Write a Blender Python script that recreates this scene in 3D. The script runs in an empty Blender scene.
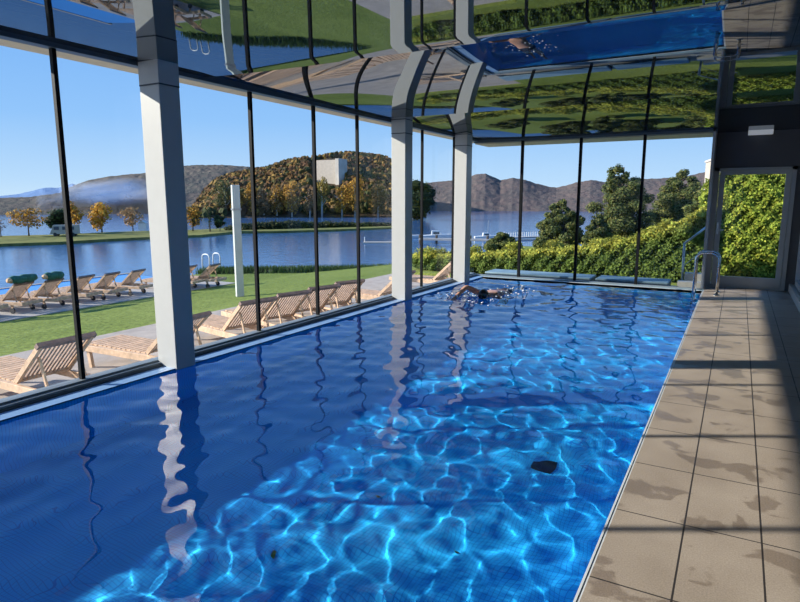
import bpy, bmesh, math, random
import numpy as np
from mathutils import Vector, Matrix, noise
S = bpy.context.scene
C = S.collection
PI = math.pi
R = math.radians
# ------------------------------------------------------------------ measuring helpers (photo pixel -> point in the place)
F = 600.0; TILT = math.atan(101 / F); YAW = math.atan(340 / (F / math.cos(TILT))); EYE = 1.6
def ray(u, v):
    x = (u - 400) / F; y = -(v - 301) / F
    fw = math.cos(TILT) + math.sin(TILT) * y; up = -math.sin(TILT) + math.cos(TILT) * y
    return Vector((x * math.cos(YAW) - fw * math.sin(YAW), x * math.sin(YAW) + fw * math.cos(YAW), up))
def P(u, v, z):
    r = ray(u, v); s = (z - EYE) / r.z
    return Vector((r.x * s, r.y * s, z))
def topz(b, u, v):
    r = ray(u, v)
    return EYE + math.hypot(b.x, b.y) * r.z / math.hypot(r.x, r.y)
def PD(u, v, d):
    r = ray(u, v); s = d / math.hypot(r.x, r.y)
    return Vector((r.x * s, r.y * s, EYE + r.z * s))
# ------------------------------------------------------------------ materials
def newmat(name):
    m = bpy.data.materials.new(name); m.use_nodes = True
    nt = m.node_tree; b = nt.nodes['Principled BSDF']
    return m, nt, b
def N(nt, t, **kw):
    n = nt.nodes.new(t)
    for k, v in kw.items(): setattr(n, k, v)
    return n
def plain(name, col, rough=.5, metal=0.0, var=.08, scale=8.0, bump=0.0, spec=.5):
    m, nt, b = newmat(name)
    tc = N(nt, 'ShaderNodeTexCoord'); nz = N(nt, 'ShaderNodeTexNoise'); nz.inputs['Scale'].default_value = scale; nz.inputs['Detail'].default_value = 4
    nt.links.new(tc.outputs['Object'], nz.inputs['Vector'])
    rp = N(nt, 'ShaderNodeValToRGB')
    rp.color_ramp.elements[0].position = .3; rp.color_ramp.elements[1].position = .7
    rp.color_ramp.elements[0].color = tuple(c * (1 - var) for c in col) + (1,)
    rp.color_ramp.elements[1].color = tuple(min(1, c * (1 + var)) for c in col) + (1,)
    nt.links.new(nz.outputs[0], rp.inputs[0]); nt.links.new(rp.outputs[0], b.inputs['Base Color'])
    b.inputs['Roughness'].default_value = rough; b.inputs['Metallic'].default_value = metal
    b.inputs['Specular IOR Level'].default_value = spec
    if bump:
        bp = N(nt, 'ShaderNodeBump'); bp.inputs['Strength'].default_value = bump; bp.inputs['Distance'].default_value = .02
        nt.links.new(nz.outputs[0], bp.inputs['Height']); nt.links.new(bp.outputs[0], b.inputs['Normal'])
    return m
M = {}
M['column'] = plain('column_paint', (.52, .52, .50), .35, var=.02)
M['seam'] = plain('dark_seam', (.05, .06, .07), .6)
M['black'] = plain('black_profile', (.006, .007, .009), .6, var=.1, spec=.15)
M['frame'] = plain('sill_aluminium', (.19, .22, .24), .4, var=.05)
M['frame_dark'] = plain('sill_groove', (.05, .06, .07), .5)
M['header'] = plain('header_steel', (.07, .10, .13), .3, var=.05)
M['soffit'] = plain('soffit_render', (.62, .56, .46), .8, var=.06)
M['wall'] = plain('dark_wall', (.085, .09, .10), .6, var=.06, scale=3)
M['wallr'] = plain('right_wall', (.16, .17, .18), .6, var=.06, scale=3)
M['doorframe'] = plain('door_frame', (.36, .38, .39), .4, var=.03)
M['steel'] = plain('polished_steel', (.62, .62, .60), .16, metal=1, var=.03)
M['steel_dull'] = plain('dull_steel', (.45, .46, .47), .35, metal=.8, var=.05)
M['lampglass'] = plain('lamp_diffuser', (.8, .82, .82), .3, var=.02)
M['lampglass'].node_tree.nodes['Principled BSDF'].inputs['Emission Color'].default_value = (.8, .85, .9, 1)
M['lampglass'].node_tree.nodes['Principled BSDF'].inputs['Emission Strength'].default_value = .22
M['coping'] = plain('coping_edge', (.62, .66, .68), .4, var=.05)
M['teak'] = plain('teak', (.56, .38, .25), .6, var=.25, scale=14)
M['teak_dark'] = plain('teak_weathered', (.22, .15, .13), .6, var=.25, scale=14)
M['teak_mid'] = plain('teak_slats', (.40, .28, .22), .6, var=.25, scale=14)
M['rubber'] = plain('wheel_rubber', (.03, .03, .035), .6)
M['towel'] = plain('green_towel', (.03, .13, .10), .95, var=.4, scale=20, bump=.6)
M['towel_in'] = plain('towel_fold', (.65, .42, .25), .95, var=.3, scale=20)
M['post'] = plain('post_paint', (.50, .54, .52), .5, var=.05)
M['trunk'] = plain('bark', (.09, .065, .05), .9, var=.4, scale=30)
M['birch'] = plain('birch_bark', (.55, .52, .46), .8, var=.3, scale=20)
M['terrace'] = plain('terrace_boards', (.40, .34, .29), .8, var=.15, scale=5)
M['path'] = plain('path_paving', (.36, .33, .30), .85, var=.15, scale=3)
M['steps'] = plain('step_stone', (.50, .47, .42), .8, var=.12, scale=5)
M['basin'] = plain('basin_vinyl', (.20, .30, .36), .5, var=.15, scale=4)
M['basin_dark'] = plain('basin_vinyl_dark', (.07, .12, .17), .5, var=.15, scale=4)  # darker blue-grey tone for the bench bases
M['white'] = plain('white_gelcoat', (.75, .75, .73), .4, var=.04)
M['red'] = plain('red_paint', (.45, .10, .06), .5, var=.1)
M['vanwin'] = plain('dark_window', (.03, .05, .08), .2)
M['cream'] = plain('cream_facade', (.46, .40, .33), .8, var=.1, scale=2)
M['concrete'] = plain('jetty_wood', (.28, .29, .30), .8, var=.15)
M['skin'] = plain('skin', (.55, .30, .20), .4, var=.08)
M['hair'] = plain('wet_hair', (.02, .014, .012), .35)
M['trunks'] = plain('swim_trunks', (.02, .025, .05), .6)
M['drain'] = plain('drain_plate', (.01, .03, .08), .5)
M['leaf'] = plain('fallen_leaf', (.45, .30, .06), .7, var=.3)
M['gutter'] = plain('overflow_gutter', (.22, .36, .58), .35, var=.08, scale=30)
M['rock'] = plain('pale_rock', (.55, .50, .43), .9, var=.2, scale=.6)

def grid_lines(nt, vec, sx, sy, w, ox=0.0, oy=0.0, stagger=False):
    br = N(nt, 'ShaderNodeTexBrick'); br.offset = .5 if stagger else 0.0; br.squash = 1
    mp = N(nt, 'ShaderNodeMapping'); mp.inputs['Location'].default_value = (ox, oy, 0)
    nt.links.new(vec, mp.inputs[0]); nt.links.new(mp.outputs[0], br.inputs['Vector'])
    br.inputs['Scale'].default_value = 1; br.inputs['Brick Width'].default_value = sx; br.inputs['Row Height'].default_value = sy
    br.inputs['Mortar Size'].default_value = w; br.inputs['Mortar Smooth'].default_value = .1
    return br
def mix(nt, fac, a, b, blend='MIX'):
    mx = N(nt, 'ShaderNodeMix', data_type='RGBA', blend_type=blend)
    for s, val in ((0, fac), (6, a), (7, b)):
        if hasattr(val, 'is_output') or isinstance(val, bpy.types.NodeSocket): nt.links.new(val, mx.inputs[s])
        else: mx.inputs[s].default_value = val
    return mx.outputs[2]
def ramp(nt, src, stops):
    rp = N(nt, 'ShaderNodeValToRGB'); e = rp.color_ramp.elements
    while len(e) < len(stops): e.new(.5)
    for k, (p, c) in enumerate(stops): e[k].position = p; e[k].color = tuple(c) + (1,) if len(c) == 3 else c
    nt.links.new(src, rp.inputs[0]); return rp.outputs[0]
def noise_tex(nt, vec, scale, detail=4, dist=0.0, rough=.5):
    nz = N(nt, 'ShaderNodeTexNoise'); nz.inputs['Scale'].default_value = scale; nz.inputs['Detail'].default_value = detail
    nz.inputs['Distortion'].default_value = dist; nz.inputs['Roughness'].default_value = rough
    nt.links.new(vec, nz.inputs['Vector']); return nz.outputs[0]

# deck stone slabs with damp patches
m, nt, b = newmat('deck_stone'); M['deck'] = m
tc = N(nt, 'ShaderNodeTexCoord').outputs['Object']
base = ramp(nt, noise_tex(nt, tc, 2.2, 6), [(.3, (.32, .262, .207)), (.7, (.41, .343, .278))])
fine = ramp(nt, noise_tex(nt, tc, 130, 3), [(.3, (.80, .80, .80)), (.7, (1.12, 1.12, 1.12))])
col = mix(nt, 1.0, base, fine, 'MULTIPLY')
mp = N(nt, 'ShaderNodeMapping'); mp.inputs['Scale'].default_value = (2.3, 3.4, 1); nt.links.new(tc, mp.inputs[0])
wet = ramp(nt, noise_tex(nt, mp.outputs[0], 1.15, 5, .55), [(.565, (0, 0, 0)), (.595, (1, 1, 1))])
col = mix(nt, wet, col, mix(nt, 1.0, col, (.68, .65, .63, 1), 'MULTIPLY'))
br = grid_lines(nt, tc, .3325, .655, .0045, .111, .165)
col = mix(nt, br.outputs['Fac'], col, (.035, .03, .028, 1))
nt.links.new(col, b.inputs['Base Color'])
rr = N(nt, 'ShaderNodeMapRange'); nt.links.new(wet, rr.inputs[0]); rr.inputs[3].default_value = .55; rr.inputs[4].default_value = .30
nt.links.new(rr.outputs[0], b.inputs['Roughness'])
bp = N(nt, 'ShaderNodeBump'); bp.inputs['Strength'].default_value = .3; bp.inputs['Distance'].default_value = .004
nt.links.new(noise_tex(nt, tc, 160, 3), bp.inputs['Height']); nt.links.new(bp.outputs[0], b.inputs['Normal'])

# pool mosaic
m, nt, b = newmat('pool_mosaic'); M['mosaic'] = m
tc = N(nt, 'ShaderNodeTexCoord').outputs['Object']
base = ramp(nt, noise_tex(nt, tc, 1.4, 3), [(.3, (.010, .40, .95)), (.7, (.020, .52, 1.0))])
br = grid_lines(nt, tc, .026, .026, .0016)
col = mix(nt, br.outputs['Fac'], base, (.004, .22, .72, 1))
nt.links.new(col, b.inputs['Base Color']); b.inputs['Roughness'].default_value = .5

# water surface
def watermat(name, rough=0.0, tint=(1, 1, 1)):
    m = bpy.data.materials.new(name); m.use_nodes = True; nt = m.node_tree; nt.nodes.clear()
    g = N(nt, 'ShaderNodeBsdfGlass'); g.inputs['IOR'].default_value = 1.33; g.inputs['Roughness'].default_value = rough
    g.inputs['Color'].default_value = tint + (1,)
    o = N(nt, 'ShaderNodeOutputMaterial'); nt.links.new(g.outputs[0], o.inputs[0]); return m
M['water'] = watermat('pool_water', 0, (1.0, 1.0, 1.0))

# lake: opaque blue with ripples
m, nt, b = newmat('lake_water'); M['lake'] = m
tc = N(nt, 'ShaderNodeTexCoord').outputs['Object']
nt.links.new(ramp(nt, noise_tex(nt, tc, .03, 3), [(.3, (.035, .10, .24)), (.7, (.05, .13, .29))]), b.inputs['Base Color'])
b.inputs['Roughness'].default_value = .12; b.inputs['IOR'].default_value = 1.33
bp = N(nt, 'ShaderNodeBump'); bp.inputs['Strength'].default_value = .35; bp.inputs['Distance'].default_value = .06
nt.links.new(noise_tex(nt, tc, 2.2, 4), bp.inputs['Height']); nt.links.new(bp.outputs[0], b.inputs['Normal'])

# window pane: thin clear sheet with a faint sheen
def pane_mat(name, refl, tint):
    m = bpy.data.materials.new(name); m.use_nodes = True; nt = m.node_tree; nt.nodes.clear()
    t = N(nt, 'ShaderNodeBsdfTransparent'); t.inputs[0].default_value = tint
    g = N(nt, 'ShaderNodeBsdfGlossy'); g.inputs['Roughness'].default_value = .0
    fr = N(nt, 'ShaderNodeFresnel'); fr.inputs[0].default_value = 1.35
    mu = N(nt, 'ShaderNodeMath', operation='MULTIPLY'); mu.inputs[1].default_value = refl; nt.links.new(fr.outputs[0], mu.inputs[0])
    mx = N(nt, 'ShaderNodeMixShader'); nt.links.new(mu.outputs[0], mx.inputs[0]); nt.links.new(t.outputs[0], mx.inputs[1]); nt.links.new(g.outputs[0], mx.inputs[2])
    o = N(nt, 'ShaderNodeOutputMaterial'); nt.links.new(mx.outputs[0], o.inputs[0]); return m
M['pane'] = pane_mat('window_glass', .55, (.95, .975, .98, 1))

# ceiling film : dark high-gloss stretch foil
m, nt, b = newmat('ceiling_film'); M['film'] = m
nt.nodes.remove(b)
g = N(nt, 'ShaderNodeBsdfGlossy'); g.inputs['Roughness'].default_value = .012; g.inputs[0].default_value = (.37, .40, .43, 1)
d = N(nt, 'ShaderNodeBsdfDiffuse'); d.inputs[0].default_value = (.10, .12, .14, 1)
mx = N(nt, 'ShaderNodeMixShader'); mx.inputs[0].default_value = .12
nt.links.new(g.outputs[0], mx.inputs[1]); nt.links.new(d.outputs[0], mx.inputs[2]); nt.links.new(mx.outputs[0], nt.nodes['Material Output'].inputs[0])

# grass
def grassmat(name, a, c, scale):
    m, nt, b = newmat(name)
    tc = N(nt, 'ShaderNodeTexCoord').outputs['Object']
    mp = N(nt, 'ShaderNodeMapping'); mp.inputs['Scale'].default_value = (1, .35, 1); nt.links.new(tc, mp.inputs[0])
    c1 = ramp(nt, noise_tex(nt, mp.outputs[0], scale, 6, .2, .65), [(.3, a), (.7, c)])
    c2 = ramp(nt, noise_tex(nt, tc, scale * 18, 3), [(.3, (.7, .7, .7)), (.7, (1.25, 1.25, 1.25))])
    nt.links.new(mix(nt, 1.0, c1, c2, 'MULTIPLY'), b.inputs['Base Color']); b.inputs['Roughness'].default_value = .9
    b.inputs['Specular IOR Level'].default_value = .1
    bp = N(nt, 'ShaderNodeBump'); bp.inputs['Strength'].default_value = .5; bp.inputs['Distance'].default_value = .05
    nt.links.new(noise_tex(nt, tc, scale * 22, 2), bp.inputs['Height']); nt.links.new(bp.outputs[0], b.inputs['Normal'])
    return m
M['lawn'] = grassmat('lawn_grass', (.11, .155, .03), (.20, .245, .06), .55)
M['bank'] = grassmat('bank_grass', (.10, .12, .035), (.23, .22, .07), .12)
# hills
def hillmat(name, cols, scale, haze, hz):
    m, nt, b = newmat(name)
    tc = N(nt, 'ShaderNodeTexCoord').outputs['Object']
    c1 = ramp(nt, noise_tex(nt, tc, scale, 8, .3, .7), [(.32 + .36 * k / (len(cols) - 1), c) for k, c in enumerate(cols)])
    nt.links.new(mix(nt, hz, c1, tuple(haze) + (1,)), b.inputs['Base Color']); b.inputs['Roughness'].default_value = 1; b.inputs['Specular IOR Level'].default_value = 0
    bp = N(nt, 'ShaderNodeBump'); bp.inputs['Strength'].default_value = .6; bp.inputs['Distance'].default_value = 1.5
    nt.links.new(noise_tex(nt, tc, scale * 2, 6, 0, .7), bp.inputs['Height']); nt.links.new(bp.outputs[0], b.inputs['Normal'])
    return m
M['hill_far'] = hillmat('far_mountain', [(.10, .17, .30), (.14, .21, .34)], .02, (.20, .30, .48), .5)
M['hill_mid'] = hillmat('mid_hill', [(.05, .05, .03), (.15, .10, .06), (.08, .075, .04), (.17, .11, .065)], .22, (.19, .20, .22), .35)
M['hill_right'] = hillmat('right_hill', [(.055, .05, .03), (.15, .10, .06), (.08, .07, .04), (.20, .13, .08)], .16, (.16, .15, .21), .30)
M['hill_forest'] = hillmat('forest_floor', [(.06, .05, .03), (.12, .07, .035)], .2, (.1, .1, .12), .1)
# foliage from a vertex colour
m, nt, b = newmat('foliage'); M['foliage'] = m
at = N(nt, 'ShaderNodeAttribute', attribute_name='Col')
nt.links.new(at.outputs['Color'], b.inputs['Base Color']); b.inputs['Roughness'].default_value = .75; b.inputs['Specular IOR Level'].default_value = .15
tr = N(nt, 'ShaderNodeBsdfTranslucent'); nt.links.new(at.outputs['Color'], tr.inputs[0])
mx = N(nt, 'ShaderNodeMixShader'); mx.inputs[0].default_value = .28
nt.links.new(b.outputs[0], mx.inputs[1]); nt.links.new(tr.outputs[0], mx.inputs[2]); nt.links.new(mx.outputs[0], nt.nodes['Material Output'].inputs[0])
# smoke puffs: dense at the middle, gone at the rim
m = bpy.data.materials.new('smoke'); m.use_nodes = True; nt = m.node_tree; nt.nodes.clear(); M['smoke'] = m
t = N(nt, 'ShaderNodeBsdfTransparent'); d = N(nt, 'ShaderNodeBsdfDiffuse'); d.inputs[0].default_value = (.75, .8, .9, 1)
lw = N(nt, 'ShaderNodeLayerWeight'); lw.inputs[0].default_value = .5
mr = N(nt, 'ShaderNodeMapRange'); nt.links.new(lw.outputs['Facing'], mr.inputs[0]); mr.inputs[1].default_value = 0; mr.inputs[2].default_value = .8; mr.inputs[3].default_value = .42; mr.inputs[4].default_value = 0
tc = N(nt, 'ShaderNodeTexCoord').outputs['Object']
ml = N(nt, 'ShaderNodeMath', operation='MULTIPLY'); nt.links.new(mr.outputs[0], ml.inputs[0]); nt.links.new(ramp(nt, noise_tex(nt, tc, .12, 4), [(.35, (0, 0, 0)), (.7, (1, 1, 1))]), ml.inputs[1])
mx = N(nt, 'ShaderNodeMixShader'); nt.links.new(ml.outputs[0], mx.inputs[0]); nt.links.new(t.outputs[0], mx.inputs[1]); nt.links.new(d.outputs[0], mx.inputs[2])
o = N(nt, 'ShaderNodeOutputMaterial'); nt.links.new(mx.outputs[0], o.inputs[0])
# foam
M['foam'] = plain('foam', (.8, .86, .9), .3, var=.05)

# ------------------------------------------------------------------ building helpers
def mesh(name, v, f, mat, parent=None, smooth=False, cols=None):
    me = bpy.data.meshes.new(name); me.from_pydata([tuple(map(float, p)) for p in v], [], [tuple(map(int, q)) for q in f])
    for mm in (mat if isinstance(mat, (list, tuple)) else [mat]): me.materials.append(mm)
    if smooth: me.polygons.foreach_set('use_smooth', [True] * len(me.polygons))
    if cols is not None:
        ca = me.color_attributes.new('Col', 'FLOAT_COLOR', 'POINT')
        a = np.ones((len(v), 4), dtype=np.float32); a[:, :3] = cols; ca.data.foreach_set('color', a.ravel())
    me.update()
    o = bpy.data.objects.new(name, me); C.objects.link(o)
    if parent: o.parent = parent
    return o
def tag(o, label=None, cat=None, group=None, kind=None):
    if label: o['label'] = label
    if cat: o['category'] = cat
    if group: o['group'] = group
    if kind: o['kind'] = kind
    return o
def empty(name, loc=(0, 0, 0), rz=0.0, label=None, cat=None, group=None):
    o = bpy.data.objects.new(name, None); C.objects.link(o); o.location = loc; o.rotation_euler = (0, 0, rz); o.empty_display_size = .1
    return tag(o, label, cat, group)
class B:
    """collects boxes, bars and tubes into one mesh"""
    def __init__(s): s.v = []; s.f = []; s.mi = []
    def add(s, v, f, mi=0):
        n = len(s.v); s.v += [tuple(p) for p in v]; s.f += [tuple(i + n for i in q) for q in f]; s.mi += [mi] * len(f); return s
    def box(s, x0, x1, y0, y1, z0, z1, mi=0):
        v = [(x0, y0, z0), (x1, y0, z0), (x1, y1, z0), (x0, y1, z0), (x0, y0, z1), (x1, y0, z1), (x1, y1, z1), (x0, y1, z1)]
        return s.add(v, [(0, 3, 2, 1), (4, 5, 6, 7), (0, 1, 5, 4), (1, 2, 6, 5), (2, 3, 7, 6), (3, 0, 4, 7)], mi)
    def bar(s, a, b, w, h, up=(0, 0, 1), mi=0):
        a = Vector(a); b = Vector(b); d = (b - a).normalized(); sd = d.cross(Vector(up))
        if sd.length < 1e-4: sd = d.cross(Vector((0, 1, 0)))
        sd.normalize(); u = sd.cross(d)
        v = [p + sd * (w / 2 * i) + u * (h / 2 * j) for p in (a, b) for i, j in ((-1, -1), (1, -1), (1, 1), (-1, 1))]
        return s.add(v, [(0, 3, 2, 1), (4, 5, 6, 7), (0, 1, 5, 4), (1, 2, 6, 5), (2, 3, 7, 6), (3, 0, 4, 7)], mi)
    def tube(s, pts, r, n=10, mi=0):
        pts = [Vector(p) for p in pts]; rs = r if isinstance(r, (list, tuple)) else [r] * len(pts)
        v = []; ref = None
        for k, p in enumerate(pts):
            d = (pts[min(k + 1, len(pts) - 1)] - pts[max(k - 1, 0)]).normalized()
            if ref is None: ref = d.orthogonal().normalized()
            ref = (ref - d * ref.dot(d)).normalized(); w = d.cross(ref)
            v += [p + (ref * math.cos(2 * PI * i / n) + w * math.sin(2 * PI * i / n)) * rs[k] for i in range(n)]
        f = [(k * n + i, k * n + (i + 1) % n, (k + 1) * n + (i + 1) % n, (k + 1) * n + i) for k in range(len(pts) - 1) for i in range(n)]
        f += [tuple(reversed(range(n))), tuple((len(pts) - 1) * n + i for i in range(n))]
        return s.add(v, f, mi)
    def build(s, name, mat, parent=None, smooth=False, bevel=0.0):
        o = mesh(name, s.v, s.f, mat, parent, smooth)
        if any(s.mi): o.data.polygons.foreach_set('material_index', s.mi)
        if bevel:
            bm = bmesh.new(); bm.from_mesh(o.data); bmesh.ops.bevel(bm, geom=[e for e in bm.edges], offset=bevel, segments=2, affect='EDGES', profile=.5)
            bm.to_mesh(o.data); bm.free()
        return o
def struct(o): o['kind'] = 'structure'; return o
def smooth_all(o):
    o.data.polygons.foreach_set('use_smooth', [True] * len(o.data.polygons)); return o
ICO = {}
def ico(sub):
    if sub not in ICO:
        bm = bmesh.new(); bmesh.ops.create_icosphere(bm, subdivisions=sub, radius=1)
        bm.verts.ensure_lookup_table(); ICO[sub] = (np.array([v.co[:] for v in bm.verts]), np.array([[v.index for v in f.verts] for f in bm.faces])); bm.free()
    return ICO[sub]
def foliage(name, blobs, n, size, pal, seed, parent=None, core=None, corecol=(.02, .03, .01), shell=(.55, 1.05), squash=1.0, flat=.0):
    """a crown of many small leaf cards spread through ellipsoid blobs (x,y,z,rx,ry,rz); core = dark inner mass"""
    rg = np.random.default_rng(seed); pal = np.array(pal)
    bl = np.array(blobs, dtype=float); wgt = bl[:, 3] * bl[:, 5]; wgt /= wgt.sum()
    k = rg.choice(len(bl), n, p=wgt)
    d = rg.normal(size=(n, 3)); d /= np.linalg.norm(d, axis=1)[:, None]
    rad = rg.uniform(shell[0], shell[1], n) 
    c = bl[k, :3] + d * bl[k, 3:6] * rad[:, None]
    nr = d * .9 + rg.normal(size=(n, 3)) * .55; nr[:, 2] += .2; nr /= np.linalg.norm(nr, axis=1)[:, None]
    t = np.cross(nr, rg.normal(size=(n, 3))); t /= np.linalg.norm(t, axis=1)[:, None]; w = np.cross(nr, t)
    s = size * rg.uniform(.6, 1.3, n)[:, None]
    q = np.stack([c - t * s, c - w * s * .6, c + t * s, c + w * s * .6], axis=1).reshape(-1, 3)
    f = np.arange(4 * n).reshape(n, 4).tolist()
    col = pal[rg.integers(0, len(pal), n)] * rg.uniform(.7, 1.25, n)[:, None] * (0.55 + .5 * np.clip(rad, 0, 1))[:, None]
    col = np.repeat(col, 4, axis=0); V = [q]; CC = [col]; off = 4 * n
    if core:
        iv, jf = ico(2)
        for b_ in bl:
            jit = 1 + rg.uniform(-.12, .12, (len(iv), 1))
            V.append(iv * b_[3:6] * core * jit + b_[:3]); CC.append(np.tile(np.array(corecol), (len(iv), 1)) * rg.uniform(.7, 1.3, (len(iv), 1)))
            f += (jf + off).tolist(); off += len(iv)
    return mesh(name, np.concatenate(V), f, M['foliage'], parent, cols=np.concatenate(CC))
def copy_tree(o, parent=None):
    c = o.copy(); C.objects.link(c)
    if parent: c.parent = parent
    for ch in [x for x in C.objects if x.parent == o]: copy_tree(ch, c)
    return c

# ------------------------------------------------------------------ the room
XL, XR, YF = -4.92, .97, 12.10           # left glazing, right wall, far glazing
PX0, PX1, PY0, PY1 = -4.62, -0.455, -2.0, 11.86
YD = 12.6                                  # door wall
deck = B()
deck.box(PX1 + .02, XR + .3, -3.2, YD + .15, -.25, 0)
deck.box(XL - .1, PX1 + .02, -3.2, PY0, -.25, 0)
struct(deck.build('floor', M['deck']))
b = B(); b.box(PX1 - .002, PX1 + .008, PY0, PY1 + .02, -.2, .003); b.box(PX1 + .008, PX1 + .02, PY0, PY1 + .02, -.2, 0); b.box(PX0, PX1 + .02, PY1, PY1 + .03, -.2, .004)
struct(b.build('trim_1', M['coping']))
b = B(); b.box(XL + .12, PX0, PY0, PY1 + .03, -.012, -.002); struct(b.build('trim_2', M['gutter']))
b = B(); b.box(PX0 - .3, PX1 + .02, PY1 + .03, YF + .1, -.2, -.002); struct(b.build('trim_3', M['basin']))
# pool basin
d = -1.0
v = [(PX0, PY0, d), (PX1, PY0, d), (PX1, PY1, d), (PX0, PY1, d), (PX0, PY0, 0), (PX1, PY0, 0), (PX1, PY1, 0), (PX0, PY1, 0)]
pool = mesh('swimming_pool_basin', v, [(0, 1, 2, 3), (0, 4, 5, 1), (1, 5, 6, 2), (2, 6, 7, 3), (3, 7, 4, 0)], M['mosaic'])
pool['kind'] = 'structure'; pool.name = 'floor_pool'; pool.cycles.is_caustics_receiver = True
# water
rg = np.random.default_rng(11)
xs_ = np.linspace(-4.92, PX1, 270)        # extended unseen under the sill so sun caustics reach the left floor
nx = len(xs_) - 1; ny = 800
X, Y = np.meshgrid(xs_, np.linspace(PY0, PY1, ny + 1))
Z = np.full_like(X, -.022)
WV_N, WV_LO, WV_HI, WV_S = 22, .16, .52, .0112
for k in range(WV_N):
    lam = rg.uniform(WV_LO, WV_HI); a = rg.uniform(0, 2 * PI)
    Z += WV_S * lam / 6.283 * np.sin(2 * PI / lam * (X * math.cos(a) + Y * math.sin(a)) + rg.uniform(0, 6.28))
SW = Vector((-3.60, 9.36, 0))
rr = np.hypot(X - SW.x, (Y - SW.y - .5) * .8)
Z += .022 * np.exp(-(rr / 1.1) ** 2) * np.sin(13 * rr + 2.2 * np.sin(3 * X) ) + .012 * np.exp(-(rr / .9) ** 2) * np.sin(31 * X + 9 * Y)
vv = np.stack([X.ravel(), Y.ravel(), Z.ravel()], 1)
idx = np.arange((nx + 1) * (ny + 1)).reshape(ny + 1, nx + 1)
ff = np.stack([idx[:-1, :-1].ravel(), idx[:-1, 1:].ravel(), idx[1:, 1:].ravel(), idx[1:, :-1].ravel()], 1)
water = mesh('pool_water', vv, ff.tolist(), M['water'], smooth=True); water.cycles.is_caustics_caster = True
tag(water, kind='stuff', label='clear rippled blue water filling the long indoor swimming pool', cat='water')

# ceiling film : bays of stretched foil between cross seams
BAYS = [(-3.1, 1.05, 0.0, 2, -.012), (1.05, 4.64, 0.0, 2, -.012), (4.64, 8.22, .30, 1.3, .02), (8.22, YD + .1, .22, 1.6, .03)]
ys, zs = [], []
for y0, y1, a_, p_, c_ in BAYS:
    n = 44; Lb = y1 - y0
    for i in range(n + 1):
        s = i / n; z = 2.825 + Lb * (a_ * (1 - s) ** (p_ + 1) / (p_ + 1) + c_ * (1 - s))
        if y1 == YD + .1: z -= .03
        e = (y1 - y0) * (1 - s)
        if a_ == 0 and e < .2: z -= .012 * ((.2 - e) / .2) ** 2
        ys.append(y0 + Lb * s); zs.append(z)
xs = [XL - .06 + 1.7 * i / 22 for i in range(23)] + [-2.8, -2, -1, 0, XR + .02]; NX = len(xs)
v = []; f = []
for j in range(len(ys)):
    for x in xs:
        t = min(1, max(0, (x - XL) / 1.5)); t = 1 - (1 - t) ** 2.2; v.append((x, ys[j], 2.84 + (zs[j] - 2.84) * t))
for j in range(len(ys) - 1):
    for i in range(NX - 1): a = j * NX + i; f.append((a, a + NX, a + NX + 1, a + 1))
ceil = mesh('ceiling', v, f, M['film'], smooth=False)
fl = []
for j in range(len(ys) - 1):
    for i in range(NX - 1): fl.append(abs(ys[j + 1] - ys[j]) > 1e-4)
ceil.data.polygons.foreach_set('use_smooth', fl)
# split smoothing at the seams
bm = bmesh.new(); bm.from_mesh(ceil.data)
for e in bm.edges:
    if len(e.link_faces) == 2 and (e.link_faces[0].smooth != e.link_faces[1].smooth): e.smooth = False
bm.to_mesh(ceil.data); bm.free()
struct(ceil)
# roof slab with eaves
b = B(); b.box(-5.42, 1.6, -3.6, 12.95, 3.55, 3.65); struct(b.build('ceiling_roof', M['soffit']))
b = B(); b.box(-5.44, XL - .06, -3.6, 12.95, 2.86, 3.55); b.box(XL - .06, 1.6, YD + .24, 12.95, 2.76, 3.55); b.box(XL - .06, -.50, YF + .06, YD + .24, 2.76, 3.55); struct(b.build('trim_4', M['soffit']))
# headers over the glazing
b = B(); b.box(XL - .05, XL + .05, -3, YF + .06, 2.80, 2.885); struct(b.build('trim_5', M['header']))
b = B(); b.box(XL - .05, -.44, YF - .03, YF + .06, 2.775, 2.84); struct(b.build('trim_6', M['header']))
# left sill: stepped aluminium profile
b = B(); b.box(XL - .07, XL + .10, -3, YF - .08, -.008, .035); b.box(XL - .05, XL + .055, -3, YF - .08, .035, .052)
struct(b.build('baseboard_left', M['frame']))
b = B(); b.box(XL + .10, XL + .13, -3, YF - .08, -.008, .012); struct(b.build('trim_7', M['frame_dark']))
b = B(); b.box(XL, -.44, YF - .04, YF + .05, -.02, .015); struct(b.build('baseboard_far', M['frame']))
# mullions and panes
mull = [-3.0, -1.35, .40, 1.75, 3.08, 5.33, 6.50, 7.53, 8.72, 9.60, 10.95]
ends = sorted(mull + [YF])
for k, y in enumerate(mull):
    b = B(); b.box(XL - .02, XL + .02, y - .018, y + .018, .05, 2.81); struct(b.build('trim_%d' % (20 + k), M['black']))
wn = 1
for a_, b_ in zip(ends[:-1], ends[1:]):
    struct(mesh('window_%d' % wn, [(XL, a_, .05), (XL, b_, .05), (XL, b_, 2.81), (XL, a_, 2.81)], [(0, 1, 2, 3)], M['pane'])); wn += 1
fm = [-3.92, -2.76, -1.61]
for k, x in enumerate(fm):
    b = B(); b.box(x - .024, x + .024, YF - .035, YF + .035, .01, 2.78); struct(b.build('trim_%d' % (40 + k), M['black']))
fe = [XL] + fm + [-.46]
for a_, b_ in zip(fe[:-1], fe[1:]):
    struct(mesh('window_%d' % wn, [(a_, YF, .01), (b_, YF, .01), (b_, YF, 2.78), (a_, YF, 2.78)], [(0, 1, 2, 3)], M['pane'])); wn += 1
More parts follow.
